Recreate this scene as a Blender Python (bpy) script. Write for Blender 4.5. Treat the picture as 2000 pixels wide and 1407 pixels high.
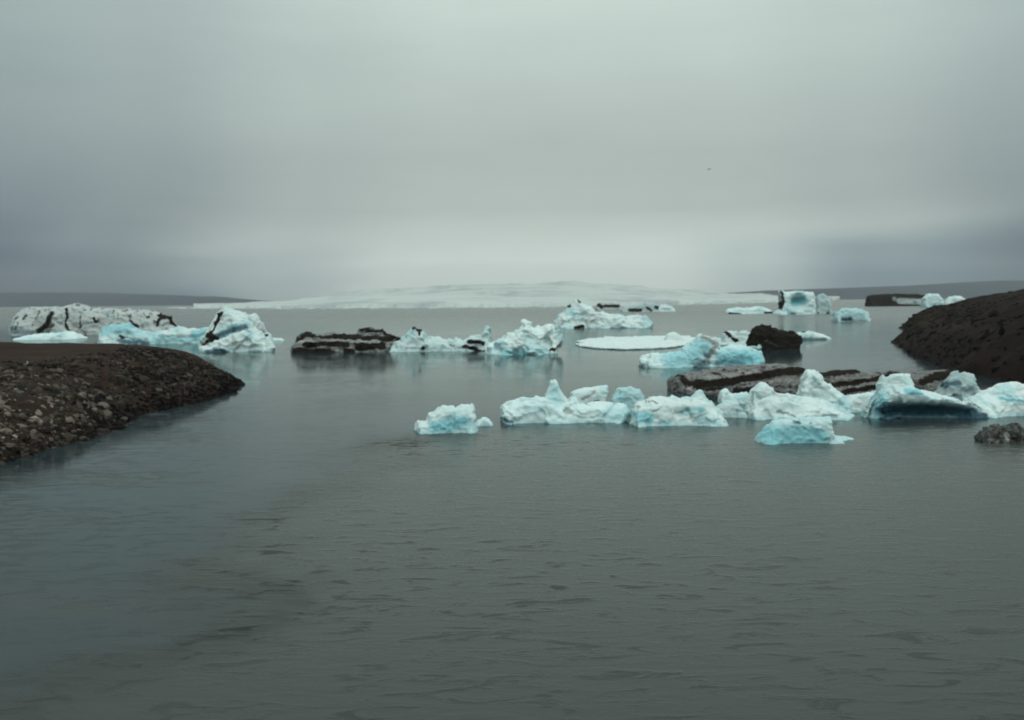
import bpy, bmesh, math, random
import numpy as np
from mathutils import Matrix, Vector

for o in list(bpy.data.objects):
    bpy.data.objects.remove(o)
scene = bpy.context.scene
COL = scene.collection
R = math.radians

# ------------------------------------------------------------------ camera
CAM_H = 8.0
F = 1944.0                       # focal length in pixels of the 2000 px wide photograph
PITCH = math.atan((703.5 - 588.0) / F)
ROLL = R(0.52)
fwd = Vector((0, math.cos(PITCH), -math.sin(PITCH)))
r0 = Vector((1, 0, 0)); u0 = Vector((0, math.sin(PITCH), math.cos(PITCH)))
right = r0 * math.cos(ROLL) - u0 * math.sin(ROLL)
up = u0 * math.cos(ROLL) + r0 * math.sin(ROLL)
cd = bpy.data.cameras.new('camera')
cam = bpy.data.objects.new('camera', cd); COL.objects.link(cam)
cam.matrix_world = Matrix(((right.x, up.x, -fwd.x, 0), (right.y, up.y, -fwd.y, 0), (right.z, up.z, -fwd.z, CAM_H), (0, 0, 0, 1)))
cd.sensor_width = 36.0; cd.lens = 36.0 * F / 2000.0
cd.clip_start = 0.1; cd.clip_end = 40000
# an old compact camera: slightly soft picture, focused short of the far ice
cd.dof.use_dof = True; cd.dof.focus_distance = 12.0; cd.dof.aperture_fstop = 1.6
scene.camera = cam

# ------------------------------------------------------------------ world, sun, exposure
SUN_EL, SUN_AZ = R(58), R(155)     # azimuth clockwise from +Y
scene.view_settings.view_transform = 'Standard'
scene.view_settings.look = 'None'
scene.view_settings.exposure = 0.0
scene.view_settings.gamma = 1.0
w = bpy.data.worlds.new('World'); scene.world = w; w.use_nodes = True
nt = w.node_tree; nt.nodes.clear()


def N(nt, t, **kw):
    n = nt.nodes.new(t)
    for k, v in kw.items():
        if k in ('loc',): continue
        if isinstance(k, str) and hasattr(n, k): setattr(n, k, v)
    return n


def ramp(nt, stops, interp='LINEAR'):
    n = nt.nodes.new('ShaderNodeValToRGB'); cr = n.color_ramp; cr.interpolation = interp
    while len(cr.elements) < len(stops): cr.elements.new(0.5)
    for e, (p, c) in zip(cr.elements, stops):
        e.position = p
        if not hasattr(c, '__len__'): c = (c, c, c)
        e.color = (c[0], c[1], c[2], 1)
    return n


def L(nt, a, b): nt.links.new(a, b)


def mixc(nt, fac, a, b, mode='MIX'):
    n = nt.nodes.new('ShaderNodeMix'); n.data_type = 'RGBA'; n.blend_type = mode
    for v, i in ((fac, 0), (a, 6), (b, 7)):
        if isinstance(v, (int, float)): n.inputs[i].default_value = v
        elif isinstance(v, (tuple, list)): n.inputs[i].default_value = (v[0], v[1], v[2], 1)
        else: L(nt, v, n.inputs[i])
    return n.outputs[2]


def math_(nt, op, a, b=None, c=None, clamp=False):
    n = nt.nodes.new('ShaderNodeMath'); n.operation = op; n.use_clamp = clamp
    for i, v in enumerate((a, b, c)):
        if v is None: continue
        if isinstance(v, (int, float)): n.inputs[i].default_value = v
        else: L(nt, v, n.inputs[i])
    return n.outputs[0]


tc = N(nt, 'ShaderNodeTexCoord')
sep = N(nt, 'ShaderNodeSeparateXYZ'); L(nt, tc.outputs['Generated'], sep.inputs[0])
sky = N(nt, 'ShaderNodeTexSky'); sky.sky_type = 'NISHITA'; sky.sun_disc = False
sky.sun_elevation = SUN_EL; sky.sun_rotation = SUN_AZ; sky.air_density = 1.0; sky.dust_density = 4.0
# overcast deck: brightness by elevation, straight ahead and to the sides
mp = N(nt, 'ShaderNodeMapping'); mp.inputs['Scale'].default_value = (1.6, 1.6, 9.0)
L(nt, tc.outputs['Generated'], mp.inputs[0])
n1 = N(nt, 'ShaderNodeTexNoise'); n1.inputs['Scale'].default_value = 1.7; n1.inputs['Detail'].default_value = 6; n1.inputs['Roughness'].default_value = 0.55
L(nt, mp.outputs[0], n1.inputs['Vector'])
zj = math_(nt, 'MULTIPLY_ADD', math_(nt, 'SUBTRACT', n1.outputs[0], 0.5), 0.035, sep.outputs[2])
ctr = ramp(nt, [(0.0, (.64, .745, .70)), (0.035, (.73, .84, .79)), (0.06, (.61, .705, .66)), (0.09, (.475, .55, .515)), (0.14, (.455, .53, .495)), (0.21, (.53, .615, .575)), (0.30, (.64, .745, .69)), (0.55, (.80, .90, .87)), (1.0, (.84, .92, .90))])
sid = ramp(nt, [(0.0, (.03, .07, .13)), (0.025, (.04, .08, .14)), (0.05, (.08, .125, .18)), (0.085, (.19, .24, .27)), (0.14, (.27, .325, .34)), (0.20, (.32, .395, .395)), (0.30, (.38, .475, .46)), (0.55, (.74, .83, .84)), (1.0, (.84, .92, .90))])
L(nt, zj, ctr.inputs[0]); L(nt, zj, sid.inputs[0])
ax = math_(nt, 'ABSOLUTE', math_(nt, 'SUBTRACT', math_(nt, 'MULTIPLY_ADD', math_(nt, 'SUBTRACT', n1.outputs[0], 0.5), 0.07, sep.outputs[0]), 0.065))
sf = ramp(nt, [(0.0, 0.0), (0.12, 0.03), (0.25, 0.27), (0.40, 0.80), (0.52, 1.0)], 'EASE'); glow = ramp(nt, [(0.0, .06), (0.05, .04), (0.12, 0.0)], 'EASE'); L(nt, sep.outputs[2], glow.inputs[0])
L(nt, math_(nt, 'SUBTRACT', ax, glow.outputs[0]), sf.inputs[0])
cloud = mixc(nt, sf.outputs[0], ctr.outputs[0], sid.outputs[0])
n2 = N(nt, 'ShaderNodeTexNoise'); n2.inputs['Scale'].default_value = 3.0; n2.inputs['Detail'].default_value = 8; n2.inputs['Roughness'].default_value = 0.6
mp2 = N(nt, 'ShaderNodeMapping'); mp2.inputs['Scale'].default_value = (1.0, 1.0, 5.0); mp2.inputs['Rotation'].default_value = (0, R(6), 0)
L(nt, tc.outputs['Generated'], mp2.inputs[0]); L(nt, mp2.outputs[0], n2.inputs['Vector'])
vr = ramp(nt, [(0.28, (.95, .95, .955)), (0.5, (1, 1, 1)), (0.72, (1.045, 1.05, 1.04))]); L(nt, n2.outputs[0], vr.inputs[0])
cloud = mixc(nt, 1.0, cloud, vr.outputs[0], 'MULTIPLY')
# dark bluish rain cloud low over the hills on both sides
lowx = ramp(nt, [(0.14, 0.0), (0.22, 0.35), (0.32, 0.95), (0.5, 1.0)], 'EASE'); L(nt, math_(nt, 'ABSOLUTE', math_(nt, 'ADD', math_(nt, 'SUBTRACT', sep.outputs[0], 0.01), math_(nt, 'MULTIPLY', math_(nt, 'SUBTRACT', n2.outputs[0], 0.5), 0.12))), lowx.inputs[0])
lowz = ramp(nt, [(0.014, 1.0), (0.038, 0.75), (0.068, 0.0)], 'EASE'); L(nt, math_(nt, 'MULTIPLY_ADD', sep.outputs[0], -0.018, zj), lowz.inputs[0])
cloud = mixc(nt, math_(nt, 'MULTIPLY', lowx.outputs[0], lowz.outputs[0]), cloud, mixc(nt, 1.0, cloud, (.26, .36, .46), 'MULTIPLY'))
cl10 = mixc(nt, 1.0, cloud, (10, 10, 10), 'MULTIPLY')
skm = mixc(nt, 0.94, sky.outputs[0], cl10)
bg = N(nt, 'ShaderNodeBackground'); bg.inputs[1].default_value = 0.1; L(nt, skm, bg.inputs[0])
wo = N(nt, 'ShaderNodeOutputWorld'); L(nt, bg.outputs[0], wo.inputs[0])

sd = bpy.data.lights.new('sun', 'SUN'); sd.energy = 1.05; sd.angle = R(25); sd.color = (1.0, 0.98, 0.95)
sun = bpy.data.objects.new('sun', sd); COL.objects.link(sun)
sdir = Vector((math.sin(SUN_AZ) * math.cos(SUN_EL), math.cos(SUN_AZ) * math.cos(SUN_EL), math.sin(SUN_EL)))
sun.rotation_euler = sdir.to_track_quat('Z', 'Y').to_euler(); sun.location = (0, 0, 60)

# ------------------------------------------------------------------ pixel <-> place
RT = np.array(right); UP = np.array(up); FW = np.array(fwd)


def ray(px, py):
    return FW + (px - 1000.0) / F * RT + (703.5 - py) / F * UP


def ground(px, py, z=0.0):
    d = ray(px, py); t = (z - CAM_H) / d[2]
    return d[0] * t, d[1] * t


def at(px, py, Y):
    d = ray(px, py); t = Y / d[1]
    return d[0] * t, CAM_H + d[2] * t


# ------------------------------------------------------------------ numpy noise
def _h(ix, iy, iz, s):
    n = (ix * 374761393 + iy * 668265263 + iz * 2147483647 + s * 1274126177) & 0xffffffff
    n = ((n ^ (n >> 13)) * 1274126177) & 0xffffffff
    n = ((n ^ (n >> 16)) * 2246822519) & 0xffffffff
    return ((n ^ (n >> 15)) & 0xffffff) / float(0xffffff)


def vnoise(p, s=0):
    i = np.floor(p).astype(np.int64); f = p - i; f = f * f * f * (f * (f * 6 - 15) + 10)
    o = 0
    for a in (0, 1):
        for b in (0, 1):
            for c in (0, 1):
                wt = (f[:, 0] if a else 1 - f[:, 0]) * (f[:, 1] if b else 1 - f[:, 1]) * (f[:, 2] if c else 1 - f[:, 2])
                o = o + wt * _h(i[:, 0] + a, i[:, 1] + b, i[:, 2] + c, s)
    return o * 2 - 1


def fbm(p, oct=4, s=0, g=0.5):
    a = 1.0; o = 0; t = 0
    for k in range(oct):
        o = o + a * vnoise(p * (2.03 ** k) + 17.3 * k, s + k); t += a; a *= g
    return o / t


def worley(p, s=0):
    i = np.floor(p).astype(np.int64); best = np.full(len(p), 9.0); sec = np.full(len(p), 9.0)
    for a in (-1, 0, 1):
        for b in (-1, 0, 1):
            for c in (-1, 0, 1):
                q = i + np.array([a, b, c])
                cx = q[:, 0] + _h(q[:, 0], q[:, 1], q[:, 2], s); cy = q[:, 1] + _h(q[:, 0], q[:, 1], q[:, 2], s + 7); cz = q[:, 2] + _h(q[:, 0], q[:, 1], q[:, 2], s + 13)
                d = np.sqrt((p[:, 0] - cx) ** 2 + (p[:, 1] - cy) ** 2 + (p[:, 2] - cz) ** 2)
                sec = np.minimum(sec, np.maximum(best, d)); best = np.minimum(best, d)
    return best, sec


def sstep(a, b, x):
    t = np.clip((x - a) / (b - a), 0, 1); return t * t * (3 - 2 * t)


# ------------------------------------------------------------------ object helpers
def tag(o, label=None, cat=None, group=None, kind=None):
    if label: o['label'] = label
    if cat: o['category'] = cat
    if group: o['group'] = group
    if kind: o['kind'] = kind
    return o


def mesh_obj(name, V, Fc, mat, parent=None, smooth=True, col=None, attr='paint'):
    me = bpy.data.meshes.new(name)
    V = np.asarray(V, dtype=np.float32)
    if isinstance(Fc, np.ndarray):
        k = Fc.shape[1]; n = len(Fc)
        me.vertices.add(len(V)); me.vertices.foreach_set('co', V.ravel())
        me.loops.add(n * k); me.loops.foreach_set('vertex_index', Fc.astype(np.int32).ravel())
        me.polygons.add(n); me.polygons.foreach_set('loop_start', np.arange(0, n * k, k, dtype=np.int32))
        me.update(calc_edges=True)
    else:
        me.from_pydata([tuple(v) for v in V], [], Fc); me.update()
    me.polygons.foreach_set('use_smooth', [smooth] * len(me.polygons))
    if col is not None:
        a = me.color_attributes.new(attr, 'FLOAT_COLOR', 'POINT')
        a.data.foreach_set('color', np.asarray(col, dtype=np.float32).ravel())
    me.materials.append(mat); me.update()
    o = bpy.data.objects.new(name, me); COL.objects.link(o)
    if parent: o.parent = parent
    return o


def newmat(name):
    m = bpy.data.materials.new(name); m.use_nodes = True; t = m.node_tree
    b = t.nodes['Principled BSDF']
    return m, t, b


def noise_node(t, scale, detail=4, rough=0.55, vec=None, dist=0.0):
    n = t.nodes.new('ShaderNodeTexNoise'); n.inputs['Scale'].default_value = scale; n.inputs['Detail'].default_value = detail
    n.inputs['Roughness'].default_value = rough; n.inputs['Distortion'].default_value = dist
    if vec is not None: L(t, vec, n.inputs['Vector'])
    return n


# ------------------------------------------------------------------ materials
def ice_material():
    m, t, b = newmat('glacier_ice')
    co = t.nodes.new('ShaderNodeTexCoord').outputs['Object']
    at_ = t.nodes.new('ShaderNodeAttribute'); at_.attribute_name = 'paint'
    s = t.nodes.new('ShaderNodeSeparateColor'); L(t, at_.outputs['Color'], s.inputs[0])
    dirt, blue, deep, grey = s.outputs[0], s.outputs[1], s.outputs[2], at_.outputs['Alpha']
    na = noise_node(t, 0.55, 6, 0.6, co)
    nb = noise_node(t, 2.6, 5, 0.65, co)
    white = mixc(t, na.outputs[0], (.56, .71, .69), (.74, .87, .84))
    cyan = mixc(t, nb.outputs[0], (.13, .44, .49), (.29, .64, .69))
    nf = noise_node(t, 9.0, 6, 0.7, co)
    nmid = math_(t, 'MULTIPLY_ADD', nf.outputs[0], 0.5, math_(t, 'MULTIPLY', nb.outputs[0], 0.5))
    deepc = mixc(t, nb.outputs[0], (.008, .035, .055), (.03, .11, .15))
    greyc = mixc(t, nb.outputs[0], (.10, .105, .10), (.34, .33, .31))
    dirtc = mixc(t, nf.outputs[0], (.003, .004, .004), (.032, .027, .022))

    def soft(v, amt=1.3):
        x = math_(t, 'ADD', v, math_(t, 'MULTIPLY', math_(t, 'SUBTRACT', nmid, 0.5), math_(t, 'MULTIPLY', math_(t, 'MINIMUM', math_(t, 'MULTIPLY', v, 3.0), 1.0), amt)))
        mr = t.nodes.new('ShaderNodeMapRange'); mr.interpolation_type = 'SMOOTHSTEP'
        mr.inputs[1].default_value = 0.18; mr.inputs[2].default_value = 0.80; L(t, x, mr.inputs[0])
        return mr.outputs[0]
    c = mixc(t, math_(t, 'MULTIPLY', blue, math_(t, 'MULTIPLY_ADD', nmid, 1.5, 0.25), None, True), white, cyan)
    c = mixc(t, math_(t, 'MULTIPLY', grey, math_(t, 'MULTIPLY_ADD', nmid, 1.2, 0.4), None, True), c, greyc)
    c = mixc(t, deep, c, deepc)
    sdirt = soft(dirt)
    c = mixc(t, sdirt, c, dirtc)
    L(t, math_(t, 'MULTIPLY_ADD', sdirt, -0.45, 0.5), b.inputs['Specular IOR Level'])
    L(t, math_(t, 'MULTIPLY_ADD', sdirt, 0.4, 0.5), b.inputs['Roughness'])
    L(t, c, b.inputs['Base Color'])
    b.inputs['Roughness'].default_value = 0.55
    b.inputs['IOR'].default_value = 1.31
    b.inputs['Subsurface Weight'].default_value = 0.35; b.inputs['Subsurface Scale'].default_value = 0.5; b.inputs['Subsurface Radius'].default_value = (.35, .9, 1.0)
    bp = t.nodes.new('ShaderNodeBump'); bp.inputs['Strength'].default_value = 0.45; bp.inputs['Distance'].default_value = 0.10
    nc = noise_node(t, 3.5, 6, 0.6, co)
    L(t, nc.outputs[0], bp.inputs['Height']); L(t, bp.outputs[0], b.inputs['Normal'])
    return m


ICE = ice_material()


def rock_material(name, dark, light, attr=True):
    m, t, b = newmat(name)
    co = t.nodes.new('ShaderNodeTexCoord').outputs['Object']
    nb = noise_node(t, 1.8, 6, 0.7, co)
    c = mixc(t, nb.outputs[0], dark, light)
    if attr:
        a = t.nodes.new('ShaderNodeAttribute'); a.attribute_name = 'paint'
        c = mixc(t, 1.0, c, a.outputs['Color'], 'MULTIPLY')
    L(t, c, b.inputs['Base Color'])
    b.inputs['Roughness'].default_value = 0.92; b.inputs['Specular IOR Level'].default_value = 0.06
    bp = t.nodes.new('ShaderNodeBump'); bp.inputs['Strength'].default_value = 0.7; bp.inputs['Distance'].default_value = 0.08
    nc = noise_node(t, 5.0, 6, 0.7, co)
    L(t, nc.outputs[0], bp.inputs['Height']); L(t, bp.outputs[0], b.inputs['Normal'])
    return m


GRAVEL = rock_material('dark_moraine_gravel', (.014, .010, .008), (.032, .024, .019))
ROCK = rock_material('basalt_rock', (.45, .43, .40), (1.0, 1.0, .97))
DROCK = rock_material('dark_basalt_rock', (.45, .43, .40), (1.0, 1.0, .97))


def water_material():
    m, t, b = newmat('silty_lagoon_water')
    co = t.nodes.new('ShaderNodeTexCoord').outputs['Object']
    a = t.nodes.new('ShaderNodeAttribute'); a.attribute_name = 'paint'
    s = t.nodes.new('ShaderNodeSeparateColor'); L(t, a.outputs['Color'], s.inputs[0])
    rip = s.outputs[0]
    mp = t.nodes.new('ShaderNodeMapping'); mp.inputs['Scale'].default_value = (0.55, 1.5, 1); mp.inputs['Rotation'].default_value = (0, 0, R(10)); L(t, co, mp.inputs[0])
    mq = t.nodes.new('ShaderNodeMapping'); mq.inputs['Scale'].default_value = (0.34, 0.85, 1); mq.inputs['Rotation'].default_value = (0, 0, R(-7)); L(t, co, mq.inputs[0])
    w1 = noise_node(t, 1.5, 4, 0.55, mp.outputs[0], 0.6)
    w2 = noise_node(t, 2.1, 5, 0.62, mq.outputs[0], 0.8)
    w3 = noise_node(t, 0.06, 3, 0.5, mq.outputs[0])
    patch = ramp(t, [(0.42, 0.0), (0.62, 1.0)]); L(t, w3.outputs[0], patch.inputs[0])
    # narrow dark riffles: crests of the stretched noise
    streak = ramp(t, [(0.53, 0.0), (0.62, 1.0)]); L(t, w2.outputs[0], streak.inputs[0])
    st = math_(t, 'MULTIPLY', math_(t, 'MULTIPLY', streak.outputs[0], math_(t, 'MULTIPLY_ADD', rip, 0.75, 0.2)), math_(t, 'MULTIPLY_ADD', patch.outputs[0], 0.65, 0.35))
    h = math_(t, 'ADD', math_(t, 'MULTIPLY', w1.outputs[0], math_(t, 'MULTIPLY_ADD', rip, 0.80, 0.05)), math_(t, 'MULTIPLY', w2.outputs[0], math_(t, 'MULTIPLY_ADD', rip, 0.9, 0.06)))
    h = math_(t, 'ADD', h, math_(t, 'MULTIPLY', st, 0.55))
    bp = t.nodes.new('ShaderNodeBump'); bp.inputs['Strength'].default_value = 0.22; bp.inputs['Distance'].default_value = 0.10
    L(t, h, bp.inputs['Height']); silt_tint = mixc(t, w3.outputs[0], (.029, .038, .034), (.042, .049, .043))
    silt_tint = mixc(t, rip, (.019, .032, .039), silt_tint)  # calm zone: bluish shading cast put into the water colour
    silt_tint = mixc(t, s.outputs[2], silt_tint, (.024, .034, .030))
    rgh = math_(t, 'ADD', math_(t, 'ADD', math_(t, 'MULTIPLY', s.outputs[2], 0.22), math_(t, 'MULTIPLY_ADD', rip, 0.20, 0.04)), math_(t, 'MULTIPLY', st, 0.35))
    t.nodes.remove(b)
    df = t.nodes.new('ShaderNodeBsdfDiffuse'); L(t, silt_tint, df.inputs['Color']); L(t, bp.outputs[0], df.inputs['Normal'])
    gl = t.nodes.new('ShaderNodeBsdfGlossy'); gl.inputs['Color'].default_value = (.82, .86, .84, 1); L(t, rgh, gl.inputs['Roughness']); L(t, bp.outputs[0], gl.inputs['Normal'])
    fr = t.nodes.new('ShaderNodeFresnel'); fr.inputs['IOR'].default_value = 1.31; L(t, bp.outputs[0], fr.inputs['Normal'])
    ms = t.nodes.new('ShaderNodeMixShader'); L(t, math_(t, 'MULTIPLY', fr.outputs[0], math_(t, 'SUBTRACT', math_(t, 'SUBTRACT', math_(t, 'MULTIPLY_ADD', rip, -0.17, 0.98), math_(t, 'MULTIPLY', s.outputs[2], 0.42)), math_(t, 'ADD', math_(t, 'MULTIPLY', st, 0.60), math_(t, 'MULTIPLY', s.outputs[1], math_(t, 'MULTIPLY', w1.outputs[0], 1.6)))), None, True), ms.inputs[0]); L(t, df.outputs[0], ms.inputs[1]); L(t, gl.outputs[0], ms.inputs[2])
    L(t, ms.outputs[0], t.nodes['Material Output'].inputs['Surface'])
    return m


WATER = water_material()

# ------------------------------------------------------------------ water sheet
rk = [(860, 828), (760, 850), (700, 880), (640, 930), (560, 985), (420, 1070), (300, 1180), (200, 1260), (60, 1340), (-200, 1420)]
rk_g = np.array([ground(*p) for p in rk])
rings = np.concatenate([np.linspace(2, 60, 110), np.geomspace(60.8, 9500, 150)])
az = np.concatenate([np.linspace(-40, 40, 240), np.linspace(41, 319, 80)]) * math.pi / 180
RR, AA = np.meshgrid(rings, az, indexing='ij')
X = (RR * np.sin(AA)).ravel(); Y = (RR * np.cos(AA)).ravel()
nr, na = RR.shape
idx = np.arange(nr * na).reshape(nr, na)
q = np.stack([idx[:-1], np.roll(idx, -1, 1)[:-1], np.roll(idx, -1, 1)[1:], idx[1:]], -1).reshape(-1, 4)
V = np.stack([X, Y, np.zeros_like(X)], 1)
cen = len(V); V = np.vstack([V, [[0, 0, 0]]])
# ripple zone: to the right of / nearer than the current boundary
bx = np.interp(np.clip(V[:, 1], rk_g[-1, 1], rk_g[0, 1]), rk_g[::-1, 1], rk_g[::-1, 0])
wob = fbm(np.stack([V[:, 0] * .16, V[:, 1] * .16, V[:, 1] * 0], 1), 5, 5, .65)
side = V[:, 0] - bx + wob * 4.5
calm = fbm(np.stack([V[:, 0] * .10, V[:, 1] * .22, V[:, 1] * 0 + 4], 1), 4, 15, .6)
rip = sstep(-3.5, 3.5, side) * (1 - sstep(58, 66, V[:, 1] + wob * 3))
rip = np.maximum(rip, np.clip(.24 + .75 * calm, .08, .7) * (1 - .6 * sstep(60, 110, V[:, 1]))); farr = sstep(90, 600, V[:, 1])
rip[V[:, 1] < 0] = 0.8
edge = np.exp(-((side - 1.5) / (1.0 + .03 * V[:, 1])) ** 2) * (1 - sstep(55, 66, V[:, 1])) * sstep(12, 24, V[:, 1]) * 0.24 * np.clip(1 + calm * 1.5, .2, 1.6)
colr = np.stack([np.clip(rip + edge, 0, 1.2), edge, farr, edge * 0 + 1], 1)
# centre fan is given as quads with a doubled vertex avoided: triangles in a second list
faces = [tuple(f) for f in q.tolist()] + [(cen, int(idx[0, (k + 1) % na]), int(idx[0, k])) for k in range(na)]
wat = mesh_obj('lagoon_water', V, faces, WATER, None, True, colr)
tag(wat, 'calm grey-green silty lagoon water with faint ripples', 'water', kind='structure')
if wat.data.polygons[10].normal.z < 0: wat.data.flip_normals()


# ------------------------------------------------------------------ ice bergs
def seg_d(px, pz, a, b):
    dx, dz = b[0] - a[0], b[1] - a[1]; l2 = dx * dx + dz * dz
    t = np.clip(((px - a[0]) * dx + (pz - a[1]) * dz) / l2, 0, 1) if l2 > 1e-9 else 0
    return np.hypot(px - a[0] - t * dx, pz - a[1] - t * dz)


def loft(bm, prof, Y, depth, ref_rng, taper=0.45, lean=0.0, n=11, sq=.45):
    pts = [at(x, y, Y) for x, y in prof]
    zb = -0.8
    pts = [(x, max(z, zb * .8)) for x, z in pts]
    pts = [(pts[0][0], zb)] + pts + [(pts[-1][0], zb)]
    P = np.array(pts); cx = (P[:, 0].min() + P[:, 0].max()) / 2; H = max(P[:, 1].max(), 0.05)
    rngs = []
    jx = 0
    for k in range(n):
        t = -1 + 2 * k / (n - 1)
        s = max(0.0, 1 - abs(t) ** 2.4) ** 0.5
        jx += ref_rng.uniform(-.5, .5) * depth * 0.05
        sx = 0.72 + 0.28 * s; sz = -0.04 + 1.04 * max(0.0, 1 - abs(t) ** 2.4) ** sq
        row = []
        for (x, z) in P:
            zz = z * sz - (.12 if sz < 0 else 0) if z > 0 else z
            zr = max(z, 0) / H
            yy = Y + t * depth / 2 * (1 - taper * zr) + lean * max(z, 0)
            row.append(bm.verts.new((cx + (x - cx) * sx + jx * (abs(t) > .1), yy, zz)))
        rngs.append(row)
    m = len(P)
    for k in range(n - 1):
        for i in range(m):
            j = (i + 1) % m
            bm.faces.new((rngs[k][i], rngs[k][j], rngs[k + 1][j], rngs[k + 1][i]))
    bm.faces.new(rngs[0]); bm.faces.new(list(reversed(rngs[-1])))


def slab(bm, poly, z1, z0=-0.6):
    g0 = [ground(x, y, z1) for x, y in poly]; rr_ = random.Random(len(poly)); g = []
    for a, b in zip(g0, g0[1:] + g0[:1]):
        for k in range(4):
            f = k / 4; ln = math.hypot(b[0] - a[0], b[1] - a[1]) * (.10 if k else 0)
            g.append((a[0] + (b[0] - a[0]) * f + rr_.uniform(-ln, ln), a[1] + (b[1] - a[1]) * f + rr_.uniform(-ln, ln)))
    cx = sum(p[0] for p in g) / len(g); cy = sum(p[1] for p in g) / len(g)
    lv = [(0.90, z0), (1.0, z1 * 0.25), (1.0, z1 * 0.7), (0.97, z1)]
    rows = [[bm.verts.new((cx + (x - cx) * s, cy + (y - cy) * s, z)) for x, y in g] for s, z in lv]
    m = len(g)
    for a, b in zip(rows, rows[1:]):
        for i in range(m): bm.faces.new((a[i], a[(i + 1) % m], b[(i + 1) % m], b[i]))
    bm.faces.new(rows[0]); bm.faces.new(list(reversed(rows[-1])))


def components(Fq, fd, nv):
    # label face islands: faces of one kind joined by shared vertices
    lab = np.arange(len(Fq))
    vl = np.full((2, nv), len(Fq), dtype=np.int64); kk = fd.astype(int)
    while True:
        vl[:] = len(Fq)
        for c in range(Fq.shape[1]): np.minimum.at(vl, (kk, Fq[:, c]), lab)
        new = lab.copy()
        for c in range(Fq.shape[1]): new = np.minimum(new, vl[kk, Fq[:, c]])
        new = new[new]
        if (new == lab).all(): return lab
        lab = new


def facets(p, s=0):
    i = np.floor(p).astype(np.int64); best = np.full(len(p), 9.0); val = np.zeros(len(p))
    for a in (-1, 0, 1):
        for b in (-1, 0, 1):
            for c in (-1, 0, 1):
                q = i + np.array([a, b, c]); h = lambda k: _h(q[:, 0], q[:, 1], q[:, 2], s + k)
                dx, dy, dz = p[:, 0] - q[:, 0] - h(0), p[:, 1] - q[:, 1] - h(7), p[:, 2] - q[:, 2] - h(13)
                d = dx * dx + dy * dy + dz * dz
                v = dx * (h(21) * 2 - 1) + dy * (h(23) * 2 - 1) + dz * (h(29) * 2 - 1) + (h(31) - .5) * .35
                val = np.where(d < best, v, val); best = np.minimum(best, d)
    return val


FAR = 'icebergs afloat in the lagoon'
NEAR = 'ice pieces jammed together across the outlet'
SEED = [3]


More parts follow.
